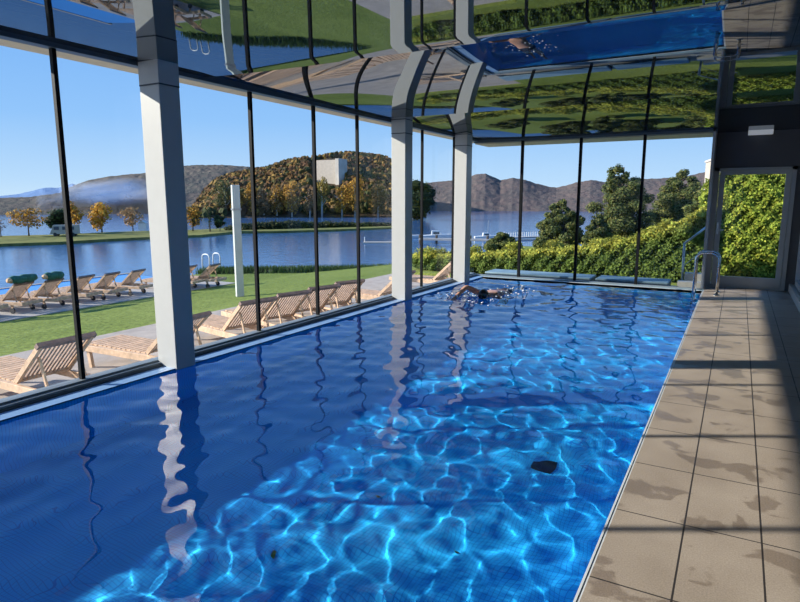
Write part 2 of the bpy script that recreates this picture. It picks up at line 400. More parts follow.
# columns
def column(y0, y1, x0, x1, label):
    r = empty('column', ((x0 + x1) / 2, (y0 + y1) / 2, 0), 0, label, 'column', None)
    X0, X1, Y0, Y1 = x0 - r.location.x, x1 - r.location.x, y0 - r.location.y, y1 - r.location.y
    b = B(); b.box(X0, X1, Y0, Y1, -.02, 2.62); b.build('shaft', M['column'], r, bevel=.006)
    b = B(); b.box(X0 - .001, X1 + .001, Y0 - .001, Y1 + .001, 2.62, 2.632); b.box(X0 - .001, X1 + .001, Y0 - .001, Y1 + .001, 2.83, 2.842); b.build('seam', M['seam'], r)
    b = B(); b.box(X0, X1, Y0, Y1, 2.632, 2.83); b.box(X0, X1, Y0, Y1, 2.842, 3.3); b.build('head', M['column'], r)
    return r
column(3.83, 4.06, -4.86, -4.60, 'pale grey square column nearest the camera on the left glass wall, wide and sunlit')
column(8.42, 8.66, -4.86, -4.61, 'pale grey square column in the middle of the left glass wall, second from the camera')
column(10.86, 11.12, -4.86, -4.61, 'pale grey square column farthest from the camera, close to the far glass corner')
# walls
def wallbox(name, mat, *a): b = B(); b.box(*a); return struct(b.build(name, mat))
b = B(); b.box(XL - .1, XR + .3, -3.3, -3.05, -.2, .25); b.box(XL - .1, XR + .3, -3.3, -3.05, 2.75, 3.55); b.box(.2, XR + .3, -3.3, -3.05, .25, 2.75); struct(b.build('wall_back', M['wallr']))
b = B()
for x in (-4.9, -3.65, -2.4, -1.15, .15): b.box(x - .03, x + .03, -3.2, -3.12, .25, 2.75)
wb = struct(b.build('window_21', M['black'])); mesh('pane', [(XL, -3.16, .25), (.2, -3.16, .25), (.2, -3.16, 2.75), (XL, -3.16, 2.75)], [(0, 1, 2, 3)], M['pane'], wb)  # unseen back glazing, added so sky light fills the room from behind
b = B(); b.box(-.46, XR + .3, YD, YD + .22, 2.17, 3.55); b.box(.815, XR + .3, YD, YD + .22, 0, 2.17); struct(b.build('wall_far', M['wall']))
b = B(); b.box(-.50, -.455, YF - .03, YD + .22, 0, 3.55); struct(b.build('trim_8', M['doorframe']))
b = B(); b.box(XR, XR + .25, -3.3, 9.9, 0, 3.55); b.box(XR, XR + .25, 9.9, YD, 2.2, 3.55); b.box(XR, XR + .25, 9.9, YD, 0, .22); b.box(XR, XR + .25, 12.2, YD, .22, 2.2)
struct(b.build('wall_right', M['wallr']))
b = B()
b.box(XR - .03, XR + .05, 9.9, 12.3, .16, .24); b.box(XR - .03, XR + .05, 9.9, 12.3, 2.14, 2.22); b.box(XR - .03, XR + .05, 9.85, 9.95, .16, 2.22); b.box(XR - .03, XR + .05, 12.18, 12.30, .16, 2.22); b.box(XR - .03, XR + .05, 11.0, 11.08, .24, 2.14)
fr = struct(b.build('window_20', M['doorframe']))
mesh('pane', [(XR + .03, 9.9, .2), (XR + .03, 12.2, .2), (XR + .03, 12.2, 2.2), (XR + .03, 9.9, 2.2)], [(0, 1, 2, 3)], pane_mat('side_glass', .6, (.30, .33, .36, 1)), fr)
b = B(); b.box(XR - .09, XR, 6.0, YD, 0, .13); struct(b.build('baseboard_right', M['column']))
# garden door
b = B(); x0, x1, zt = -.455, .82, 2.17
b.box(x0, x0 + .09, YD - .03, YD + .08, 0, zt); b.box(x1 - .07, x1, YD - .03, YD + .08, 0, zt); b.box(x0, x1, YD - .03, YD + .08, zt - .05, zt); b.box(x0 + .09, x1 - .07, YD - .02, YD + .08, 0, .05)
door = struct(b.build('door_1', M['doorframe']))
b = B(); b.box(x0 + .10, x0 + .185, YD - .045, YD + .02, .05, zt - .055); b.box(x1 - .155, x1 - .075, YD - .045, YD + .02, .05, zt - .055); b.box(x0 + .185, x1 - .155, YD - .045, YD + .02, zt - .12, zt - .055); b.box(x0 + .185, x1 - .155, YD - .045, YD + .02, .05, .21)
leafo = b.build('door_leaf', M['doorframe'], door)
mesh('pane', [(x0 + .185, YD - .01, .21), (x1 - .155, YD - .01, .21), (x1 - .155, YD - .01, zt - .12), (x0 + .185, YD - .01, zt - .12)], [(0, 1, 2, 3)], M['pane'], door)
b = B(); b.box(-.335, -.30, YD - .075, YD - .045, .98, 1.2); b.bar((-.318, YD - .09, 1.06), (-.22, YD - .09, 1.06), .02, .02); b.bar((-.318, YD - .05, 1.06), (-.318, YD - .1, 1.06), .02, .02)
b.build('door_handle', M['steel_dull'], door)
# wall lamp over the door
lamp = empty('wall_lamp', (.22, YD, 2.80), 0, 'rectangular frosted wall lamp on the dark wall above the garden door', 'lamp')
b = B(); b.box(-.19, .19, -.03, 0, -.07, .03); b.build('back_plate', M['steel_dull'], lamp)
b = B(); b.box(-.19, .19, -.15, -.03, -.075, .02); b.build('diffuser', M['lampglass'], lamp, bevel=.012)
b = B(); b.box(-.195, .195, -.155, -.03, .02, .034); b.build('cover', M['seam'], lamp)
# pool ladder : two bent rails
def arch(x0, x1, y, zt, zdown, r, foot=0.0):
    rad = .13; pts = [(x0, y, zdown), (x0, y, zt - rad)]
    pts += [(x0 + rad - rad * math.cos(a), y, zt - rad + rad * math.sin(a)) for a in [R(15 * i) for i in range(1, 7)]]
    pts += [(x1 - rad + rad * math.sin(a), y, zt - rad + rad * math.cos(a)) for a in [R(15 * i) for i in range(0, 7)]]
    pts += [(x1, y, foot)]
    b = B(); b.tube(pts, r, 12); return b
lad = empty('pool_ladder', (-.37, 11.4, 0), 0, 'stainless steel pool ladder with two arched rails at the far right pool corner', 'pool ladder')
for y in (-.02, .40):
    o = arch(-.205, .15, y, .72, -.9, .021).build('rail', M['steel'], lad, smooth=True)
    fb = B(); fb.tube([(.15, y, 0), (.15, y, .012), (.15, y, .03)], [.05, .05, .028], 16); fb.build('flange', M['steel'], o, smooth=False)
for z in (-.28, -.52, -.76):
    b = B(); b.box(-.24, -.17, 0, .38, z - .015, z + .015); b.build('tread', M['steel'], lad)
# floor drain of the pool and drifting leaves
q = P(548, 470, -.45)
dr = B(); dr.box(-1.24, -1.08, 4.28, 4.43, -.998, -.985); tag(dr.build('drain_grate', M['drain']), 'small dark square drain plate on the pool floor', 'drain')

# ------------------------------------------------------------------ swimmer
sw = empty('person', (SW.x, SW.y, -.02), 0, 'swimmer with short dark hair doing front crawl at the far left of the pool', 'person')
def skin_body(name, nodes, edges, mat, parent, sub=2):
    me = bpy.data.meshes.new(name); me.from_pydata([n[0] for n in nodes], edges, []); me.materials.append(mat)
    o = bpy.data.objects.new(name, me); C.objects.link(o); o.parent = parent
    md = o.modifiers.new('skin', 'SKIN'); md.use_smooth_shade = True
    for i, n in enumerate(nodes):
        s = me.skin_vertices[0].data[i]; r = n[1]; s.radius = r if isinstance(r, tuple) else (r, r); s.use_root = (i == 0)
    o.modifiers.new('sub', 'SUBSURF').levels = sub; o.modifiers['sub'].render_levels = sub
    dg = bpy.context.evaluated_depsgraph_get(); ev = o.evaluated_get(dg); me2 = bpy.data.meshes.new_from_object(ev)
    o.modifiers.clear(); o.data = me2
    me2.polygons.foreach_set('use_smooth', [True] * len(me2.polygons))
    if not me2.materials: me2.materials.append(mat)
    return o
nodes = [((0.02, .88, -.06), (.15, .10)),      # pelvis (root)
 ((0, .66, -.04), (.135, .10)), ((0, .42, -.02), (.17, .115)), ((0, .22, .0), (.12, .09)), ((0, .12, .02), .055), ((0, .02, .03), .06),
 ((-.17, .22, .03), .06), ((-.36, .05, .16), .045), ((-.42, -.22, .03), .034), ((-.43, -.30, .0), (.035, .018)),   # arm coming over
 ((.17, .26, -.03), .06), ((.27, .30, -.28), .045), ((.20, .18, -.50), .034), ((.19, .14, -.58), (.035, .018)),
 ((.10, 1.02, -.08), .088), ((.11, 1.42, -.13), .055), ((.12, 1.80, -.10), .034), ((.13, 1.98, -.08), (.035, .022)),
 ((-.08, 1.02, -.10), .088), ((-.09, 1.40, -.20), .055), ((-.10, 1.78, -.26), .034), ((-.10, 1.95, -.28), (.035, .022))]
edges = [(0, 1), (1, 2), (2, 3), (3, 4), (4, 5), (3, 6), (6, 7), (7, 8), (8, 9), (3, 10), (10, 11), (11, 12), (12, 13), (0, 14), (14, 15), (15, 16), (16, 17), (0, 18), (18, 19), (19, 20), (20, 21)]
for base_, sgn in ((9, -1), (13, 1)):
    bx, by, bz = nodes[base_][0]
    for j, (dx, ln) in enumerate(((-.03, .075), (-.01, .085), (.01, .08), (.03, .065))):
        nodes.append(((bx + dx, by - .05, bz - .01), .009)); edges.append((base_, len(nodes) - 1))
        nodes.append(((bx + dx * 1.2, by - .05 - ln, bz - .03), .008)); edges.append((len(nodes) - 2, len(nodes) - 1))
    nodes.append(((bx - sgn * .05, by - .02, bz - .01), .010)); edges.append((base_, len(nodes) - 1))
    nodes.append(((bx - sgn * .07, by - .06, bz - .015), .009)); edges.append((len(nodes) - 2, len(nodes) - 1))
body = skin_body('body', nodes, edges, M['skin'], sw)
def headmesh(r, ctr, rot):
    iv, jf = ico(4); v = []
    for p in iv:
        x, y, z = p
        # face looks down -Y local before rotation; z up crown
        sx = .075; sy = .095; sz = .115
        if z < -.2: sx *= 1 - .28 * (-z - .2); sy *= 1 - .12 * (-z - .2)
        q = Vector((x * sx, y * sy, z * sz))
        nose = math.exp(-((x / .16) ** 2 + ((z + .12) / .22) ** 2)) * (1 if y < 0 else 0); q.y -= .018 * nose
        for ex in (-.36, .36):
            eye = math.exp(-(((x - ex) / .16) ** 2 + ((z - .05) / .12) ** 2)) * (1 if y < 0 else 0); q.y += .010 * eye
            ear = math.exp(-(((y - .1) / .16) ** 2 + ((z + .02) / .24) ** 2)) * (1 if x * ex > 0 and abs(x) > .8 else 0); q.x += .014 * ear * (1 if x > 0 else -1)
        mouth = math.exp(-((x / .22) ** 2 + ((z + .48) / .06) ** 2)) * (1 if y < 0 else 0); q.y += .005 * mouth
        v.append(rot @ q + ctr)
    return v, jf.tolist()
rot = Matrix.Rotation(R(62), 3, 'X') @ Matrix.Rotation(R(-14), 3, 'Z')
v, f = headmesh(1, Vector((.0, -.08, .05)), rot)
hd = mesh('head', v, f, M['skin'], sw, smooth=True)
iv, jf = ico(4); hv = [rot @ Vector((p[0] * .082, p[1] * .102 + .008, p[2] * .122 + .006)) + Vector((0, -.08, .05)) for p in iv]
keep = [q for q in jf.tolist() if all(iv[i][2] > .15 or iv[i][1] > .15 for i in q)]
mesh('hair', hv, keep, M['hair'], sw, smooth=True)
iv, jf = ico(3); mesh('swim_trunks', [(p[0] * .165 + .02, p[1] * .15 + .92, p[2] * .118 - .065) for p in iv], jf.tolist(), M['trunks'], sw, smooth=True)
# splash
rg = np.random.default_rng(5); V = []; Fc = []; iv, jf = ico(1); off = 0
for k in range(230):
    t = rg.random()
    if t < .5: c = (SW.x - .25 + rg.normal() * .22, SW.y - .18 + rg.normal() * .14, -.015 + abs(rg.normal()) * .035)
    else: c = (SW.x + .1 + rg.normal() * .22, SW.y + .45 + rg.normal() * .55, -.015 + abs(rg.normal()) * .02)
    r = rg.uniform(.004, .014)
    V.append(iv * [r * 1.8, r * 1.5, r * .7] + c); Fc += (jf + off).tolist(); off += len(iv)
tag(mesh('splash', np.concatenate(V), Fc, M['foam'], smooth=True), 'white splashing drops and foam around the swimmer', 'splash', kind='stuff')

# ------------------------------------------------------------------ terrain outside
GT, GF = -.50, -.90
def gz(x, y):
    if x > -8.6: return GT
    if x < -13: return GF
    return GT + (GF - GT) * (-8.6 - x) / 4.4
b = B(); b.box(-8.62, XL - .07, -8, 15, GT - .4, GT); struct(b.build('terrace_paving', M['terrace']))
shore = [P(u, v, GF) for u, v in [(205, 273), (250, 272), (300, 271.5), (345, 271), (395, 269.5), (430, 267)]]
lw_pts = []
outl = [(-8.6, -8), (-16.0, -8), (-15.9, 12.9)] + [(p.x, p.y) for p in shore] + [(-8.4, 21.5), (-8.6, 19)]
# lawn as a gridded sheet clipped to the outline
def inside(x, y, poly):
    c = False; n = len(poly)
    for i in range(n):
        xa, ya = poly[i]; xb, yb = poly[(i + 1) % n]
        if (ya > y) != (yb > y) and x < (xb - xa) * (y - ya) / (yb - ya) + xa: c = not c
    return c
bm = bmesh.new(); vs = [bm.verts.new((x, y, 0)) for x, y in outl]; fc = bm.faces.new(vs)
bmesh.ops.triangulate(bm, faces=[fc])
for i in range(1, 9):
    xx = -8.6 - .55 * i
    bmesh.ops.bisect_plane(bm, geom=bm.verts[:] + bm.edges[:] + bm.faces[:], plane_co=(xx, 0, 0), plane_no=(1, 0, 0))
for v_ in bm.verts: v_.co.z = gz(v_.co.x, v_.co.y)
bmesh.ops.recalc_face_normals(bm, faces=bm.faces)
if sum(f_.normal.z for f_ in bm.faces) < 0: bmesh.ops.reverse_faces(bm, faces=bm.faces)
ex = bmesh.ops.extrude_face_region(bm, geom=bm.faces[:])
for g_ in ex['geom']:
    if isinstance(g_, bmesh.types.BMVert): g_.co.z -= .75
bmesh.ops.recalc_face_normals(bm, faces=bm.faces)
me = bpy.data.meshes.new('lawn'); bm.to_mesh(me); bm.free(); me.materials.append(M['lawn'])
lawn = bpy.data.objects.new('lawn', me); C.objects.link(lawn); struct(lawn)
# path with far loungers, strip pool at its edge
b = B(); b.box(-16.2, -13.2, -8, 13.4, GF - .3, GF + .012); b.build('p', M['path']); o = C.objects['p']; o.name = 'path'; struct(o)
b = B(); b.box(-18.1, -16.2, -8, 13.2, GF - .8, GF + .0); b.build('p', plain('outdoor_pool_blue', (.03, .26, .72), .15, var=.08, scale=1)); o = C.objects['p']; o.name = 'outdoor_pool'; struct(o)
b = B(); b.box(-18.25, -18.1, -8, 13.4, GF - .8, GF + .02); o = b.build('outdoor_pool_rim', M['path']); struct(o)
# garden ground behind the far glazing
b = B(); b.box(XL - .06, 6, YF + .06, 30, -1.4, -.33); b.box(-8.62, XL - .06, 15.002, 26, -1.4, -.42); struct(b.build('garden_lawn', grassmat('garden_grass', (.15, .19, .035), (.24, .28, .07), .8)))
b = B(); b.box(XL, -.5, YF + .06, 13.3, -.33, -.12); b.box(-.5, 2.5, YD + .15, 13.6, -.33, -.03); struct(b.build('garden_paving', M['path']))
# lake
m_ = mesh('lake', [(-900, -300, -1.5), (500, -300, -1.5), (500, 900, -1.5), (-900, 900, -1.5)], [(0, 1, 2, 3)], M['lake']); struct(m_)
# peninsula
ne = [P(u, v, -1.35) for u, v in [(-60, 248), (0, 244.5), (60, 242.5), (100, 240), (140, 238), (200, 235.5), (235, 232), (280, 231.5), (330, 230), (395, 227.5)]]
fe_ = [P(u, v, -1.35) for u, v in [(398, 226), (330, 226), (280, 226.5), (235, 228), (200, 230), (140, 231.5), (100, 233), (60, 235), (0, 236.5), (-60, 238)]]
pts = ne + fe_; n = len(pts)
v = [(p.x, p.y, -1.30) for p in pts] + [(p.x, p.y, -1.6) for p in pts]
mesh('peninsula', v, [tuple(range(n))] + [(i, i + n, (i + 1) % n + n, (i + 1) % n) for i in range(n)], M['bank']); struct(C.objects['peninsula'])

# hills as real relief
def hill(name, sil, base_d, top_d, mat, seed, rough=1.0, cols=None, back=True, nr=26, du=2.0):
    u0, u1 = sil[0][0], sil[-1][0]; nu = int((u1 - u0) / du) + 1; v = []; f = []
    us = [u0 + (u1 - u0) * i / (nu - 1) for i in range(nu)]
    sv = np.interp(us, [p[0] for p in sil], [p[1] for p in sil])
    rows = nr + (6 if back else 0)
    for j in range(rows + 1):
        for i, u in enumerate(us):
            t = min(1, j / nr); dd = base_d + (top_d - base_d) * t
            if j > nr: dd = top_d + (top_d - base_d) * .12 * (j - nr)
            top = PD(u, sv[i], top_d); r = ray(u, 200); h = math.hypot(r.x, r.y)
            x, y = r.x / h * dd, r.y / h * dd
            zz = -1.6 + (top.z + 1.6) * (math.sin(t * PI / 2) ** .9 if t < 1 else 1)
            if j > nr: zz -= (top.z + 1.6) * ((j - nr) / 6) ** 1.5
            nz = noise.noise(Vector((x * .05 * 200 / top_d, y * .05 * 200 / top_d, seed))) + .5 * noise.noise(Vector((x * .16 * 200 / top_d, y * .16 * 200 / top_d, seed + 7)))
            zz += nz * rough * (t * (1 - t) * 4 * .8 + .08) * (top.z + 1.6) * .12
            fine = noise.noise(Vector((x * .8 * 200 / top_d, y * .8 * 200 / top_d, seed + 3)))
            zz += fine * .35 * rough * top_d / 200 if t > .02 else 0
            v.append((x, y, zz))
    for j in range(rows):
        for i in range(nu - 1):
            a = j * nu + i; f.append((a, a + 1, a + nu + 1, a + nu))
    o = mesh(name, v, f, mat, smooth=False); return struct(o)
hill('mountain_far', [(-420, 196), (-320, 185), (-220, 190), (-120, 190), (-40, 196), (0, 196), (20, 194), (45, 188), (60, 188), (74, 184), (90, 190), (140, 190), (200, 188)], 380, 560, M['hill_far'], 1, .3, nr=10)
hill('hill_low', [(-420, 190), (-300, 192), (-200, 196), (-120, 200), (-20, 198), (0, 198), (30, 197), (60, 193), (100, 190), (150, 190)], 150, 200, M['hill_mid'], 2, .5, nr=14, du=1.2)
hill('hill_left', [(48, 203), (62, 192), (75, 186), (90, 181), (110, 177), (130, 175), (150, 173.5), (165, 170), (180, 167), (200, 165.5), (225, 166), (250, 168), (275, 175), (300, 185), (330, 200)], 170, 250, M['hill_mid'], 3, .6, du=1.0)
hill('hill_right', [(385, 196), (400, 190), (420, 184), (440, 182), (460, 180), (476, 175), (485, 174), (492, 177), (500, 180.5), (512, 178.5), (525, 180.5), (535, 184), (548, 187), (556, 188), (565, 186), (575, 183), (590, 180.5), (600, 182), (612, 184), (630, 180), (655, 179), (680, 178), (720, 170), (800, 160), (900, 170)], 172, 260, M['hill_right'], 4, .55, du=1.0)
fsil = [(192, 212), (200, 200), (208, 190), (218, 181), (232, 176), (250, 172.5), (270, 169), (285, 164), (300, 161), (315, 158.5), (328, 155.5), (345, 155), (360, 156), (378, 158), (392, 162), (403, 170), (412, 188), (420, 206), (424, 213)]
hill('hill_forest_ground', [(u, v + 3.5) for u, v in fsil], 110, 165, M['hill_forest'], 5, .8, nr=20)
# forest of crowns over that hill
rg = np.random.default_rng(21); iv, jf = ico(2)
pal = np.array([(.16, .085, .03), (.20, .10, .035), (.26, .15, .04), (.10, .09, .03), (.07, .08, .03), (.13, .07, .035), (.30, .19, .05), (.09, .06, .035), (.17, .11, .05)])
V = []; Fc = []; CC = []; off = 0
for k in range(4600):
    u = rg.uniform(194, 421); t = rg.random() ** .9
    sv = np.interp(u, [p[0] for p in fsil], [p[1] for p in fsil]) + 3.5
    dd = 110 + 55 * t; tp = PD(u, sv, 165); r = ray(u, 200); h = math.hypot(r.x, r.y)
    z = -1.6 + (tp.z + 1.6) * math.sin(t * PI / 2) ** .9
    c = np.array((r.x / h * dd, r.y / h * dd, z + .5))
    rad = rg.uniform(.45, .9)
    if (309 < u < 346 and .2 < t < .96) or t < .03: continue
    jit = 1 + rg.uniform(-.42, .42, (len(iv), 1))
    V.append(iv * jit * [rad, rad, rad * 1.25] + c); cl = pal[rg.integers(0, len(pal))] * rg.uniform(.75, 1.2)
    CC.append(np.tile(cl, (len(iv), 1)) * rg.uniform(.7, 1.3, (len(iv), 1))); Fc += (jf + off).tolist(); off += len(iv)
tag(mesh('forest', np.concatenate(V), Fc, M['foliage'], cols=np.concatenate(CC)), 'rust and brown autumn forest covering the rounded hill across the lake', 'forest', kind='stuff')
# pale building showing on the wooded hill
q = PD(330, 178, 128)
hb = empty('hillside_building', (q.x, q.y, q.z - 3), 0, 'pale concrete block building half hidden in the forest on the hill', 'building')
hb.rotation_euler = (0, 0, .05)
b = B(); b.box(-3.2, 2.2, -1, 2, 1.0, 6.6); b.build('facade', M['cream'], hb)
b = B(); b.box(2.2, 3.0, -1.4, 2, .3, 6.8); b.build('stair_tower', M['rock'], hb)

# ------------------------------------------------------------------ trees
def tree(u, vb, vt, w, z0, pal, seed, name, label, cat='tree', n=900, size=.12, trunk=True, core=None, lo=.28, group=None, nb=9, trunkmat='trunk', base=None):
    b0 = base or P(u, vb, z0); h = topz(b0, u, vt) - z0; dist = math.hypot(b0.x, b0.y); wr = w / 2 / F * dist * 1.02
    rg = random.Random(seed)
    root = empty(name, (b0.x, b0.y, z0), 0, label, cat, group)
    bl = []
    for k in range(nb):
        t = (k + .5) / nb; zc = h * (lo + (1 - lo) * (.12 + .76 * t)); rr_ = wr * (.35 + .65 * math.sin(PI * min(1, .18 + .82 * (1 - t)) * .9)) 
        a = rg.uniform(0, 6.28); e = rr_ * .42
        bl.append((math.cos(a) * e, math.sin(a) * e, zc, rr_ * .62, rr_ * .62, h * (1 - lo) * .20))
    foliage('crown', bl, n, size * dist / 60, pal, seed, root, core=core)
    if trunk:
        b = B(); b.tube([(0, 0, -.2), (.01 * h, 0, h * .4), (0, 0, h * .85)], [h * .028, h * .02, h * .006], 7)
        for k in range(6):
            a = k * 1.3; zz = h * (.28 + .08 * k); b.tube([(0, 0, zz), (math.cos(a) * wr * .6, math.sin(a) * wr * .6, zz + h * .18)], [h * .010, h * .003], 5)
        b.build('trunk', M[trunkmat], root, smooth=True)
    return root
gold = [(.50, .27, .04), (.60, .35, .06), (.42, .22, .05), (.35, .20, .05)]
tan_ = [(.38, .24, .12), (.46, .28, .12), (.30, .20, .11)]
dkg = [(.03, .06, .02), (.045, .08, .025), (.02, .04, .018)]
tree(29, 236, 208, 34, -1.3, gold + tan_, 1, 'autumn_tree', 'orange leaved round tree farthest left on the grassy peninsula', n=700, lo=.3)
tree(1, 237, 215, 14, -1.3, [(.16, .15, .16), (.2, .18, .18)], 2, 'bare_tree', 'nearly bare grey tree at the left edge of the view on the peninsula', n=130, size=.08)
tree(63, 233, 208, 30, -1.3, dkg, 3, 'evergreen_tree', 'dark green bushy evergreen standing over the camper van', n=1300, core=.75, lo=.05)
tree(75, 234, 202, 17, -1.3, gold, 4, 'autumn_tree', 'yellow tree rising behind the dark evergreen and camper van', n=500)
tree(102, 232, 202, 23, -1.3, [(.60, .34, .05), (.68, .42, .07), (.48, .26, .04)], 5, 'autumn_tree', 'bright golden cone shaped tree in the middle of the peninsula', n=1100, lo=.08)
tree(133, 230.5, 207, 24, -1.3, tan_, 6, 'autumn_tree', 'thin tan leaved tree on the peninsula beside the big column', n=500, lo=.2)
tree(193, 231, 205, 19, -1.3, gold + dkg[:1], 7, 'autumn_tree', 'golden tree with green underside just right of the nearest column', n=800, lo=.15)
tree(180, 231, 222, 7, -1.3, dkg, 8, 'shrub', 'low dark shrub at the foot of the golden tree near the column', 'shrub', n=300, trunk=False, lo=0, core=.7)
tree(210, 231.5, 206, 5, -1.3, dkg, 9, 'slender_conifer', 'very slender dark conifer on the peninsula left of the pale post', n=260, size=.06, lo=.1)
tree(220, 231, 215, 13, -1.3, dkg, 10, 'small_pine', 'small dark pine on the bank right beside the pale post', n=350, lo=.15, core=.6)
# dark bushes on the narrow spit
bl = []
rg_ = random.Random(4)
for k in range(90):
    u = 232 + 160 * k / 90; vv_ = 231 - 4.2 * k / 90; q = P(u, vv_ - 1.2, -1.3); hh = (1.0 - .6 * abs(k - 30) / 60) * rg_.uniform(.5, 1.0)
    bl.append((q.x, q.y, -1.3 + hh * .35, 1.0, 1.0, hh * .62))
tag(foliage('spit_bushes', bl, 6500, .12, [(.07, .09, .03), (.11, .10, .04), (.05, .06, .025)], 31, core=.8), 'low dark bushes along the narrow spit of land in the lake', 'bushes', kind='stuff')
# birches and golden trees along the foot of the forest hill
for k, (u, w, vt, pl) in enumerate([(252, 18, 183, gold), (264, 16, 188, tan_), (277, 17, 185, gold + tan_), (292, 20, 182, gold), (310, 18, 186, tan_), (342, 24, 186, gold), (355, 26, 176, gold), (322, 18, 178, [(.30, .24, .06), (.36, .26, .06)]), (238, 16, 190, gold), (378, 22, 184, [(.22, .17, .05), (.28, .17, .05)]), (226, 22, 180, [(.10, .12, .04), (.14, .13, .05)])]):
    nm = ['golden birch with white trunk on the far shore, first right of the pale post', 'pale tan birch on the far shore second right of the pale post', 'orange birch on the far shore third right of the pale post', 'broad golden birch on the far shore fourth right of the pale post', 'tan birch fading out on the far shore left of the middle mullion', 'golden tree low on the far shore below the hillside building', 'large golden tree directly right and below the hillside building', 'olive yellow tree on the far shore left of the hillside building', 'gold birch half hidden by the first thin mullion after the column', 'brownish gold tree on the far shore nearest the second column', 'dark olive tree on the far shore behind the pale post'][k]
    tree(u, 217, vt, w, -1.5, pl, 40 + k, 'far_shore_tree', nm, n=1700, size=.10, lo=.12, trunkmat='birch', base=P(u, 217.5, -1.5) * .0 + Vector((P(u, 217.5, -1.5).x, P(u, 217.5, -1.5).y, -1.5)))
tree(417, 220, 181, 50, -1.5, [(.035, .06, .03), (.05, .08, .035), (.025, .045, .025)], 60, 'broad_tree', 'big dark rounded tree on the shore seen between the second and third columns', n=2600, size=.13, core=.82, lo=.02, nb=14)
# garden pines
def pine(u, vb, vt, w, Yd, seed, label, tone=1.0, nb=34):
    r = ray(u, vb); s = Yd / r.y; b0 = Vector((r.x * s, r.y * s, EYE + r.z * s)); z0 = min(b0.z, -.3)
    h = topz(b0, u, vt) - z0; dist = math.hypot(b0.x, b0.y); wr = w / 2 / F * dist
    rg = random.Random(seed); root = empty('pine_tree', (b0.x, b0.y, z0), 0, label, 'pine tree')
    bl = []; br = B(); br.tube([(0, 0, -.1), (.03, .02, h * .5), (0, 0, h * .96)], [h * .03, h * .02, h * .006], 8)
    for k in range(nb):
        t = (k + .5) / nb; zc = h * (.12 + .80 * t); env = wr * (1.0 - .15 * (1 - t)) * (1 - t ** 3.2) + wr * .10
        a = k * 2.4 + rg.uniform(-.4, .4); e = env * rg.uniform(.5, .85); x, y = math.cos(a) * e, math.sin(a) * e
        rr_ = max(.12, env * rg.uniform(.30, .42)); bl.append((x, y, zc + rr_ * .4, rr_, rr_, rr_ * .62)); br.tube([(0, 0, zc - .15 * e), (x, y, zc + .1)], [.035, .012], 5)
    for k in range(5):
        bl.append((rg.uniform(-.35, .35) * wr, rg.uniform(-.35, .35) * wr, h * rg.uniform(.84, .97), wr * .14, wr * .14, h * .05))
    for k in range(8):
        bl.append((rg.uniform(-.25, .25) * wr, rg.uniform(-.25, .25) * wr, h * (.15 + .08 * k), wr * .38, wr * .38, h * .09))
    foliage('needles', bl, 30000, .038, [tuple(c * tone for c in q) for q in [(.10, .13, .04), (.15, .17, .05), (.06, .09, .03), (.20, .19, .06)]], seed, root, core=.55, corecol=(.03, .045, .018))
    br.build('trunk', M['trunk'], root, smooth=True)
    return root
pine(559, 262, 200, 46, 21, 71, 'rounded dark pine standing in front of the lake behind the hedge')
pine(618, 265, 163, 62, 22, 72, 'tallest pine behind the hedge, with a pointed uneven top')
pine(676, 255, 168, 58, 24, 73, 'broad pine behind the hedge next to the corner of the neighbouring house')
pine(700, 245, 190, 46, 20, 75, 'smaller light green pine tucked behind the door frame above the hedge', 1.25)
pine(502, 262, 233, 34, 19, 74, 'small bushy pine peeking over the left end of the hedge', 1.1, 18)
pine(596, 262, 218, 30, 19.5, 76, 'low blue green pine filling the gap between the two larger pines', .9, 16)
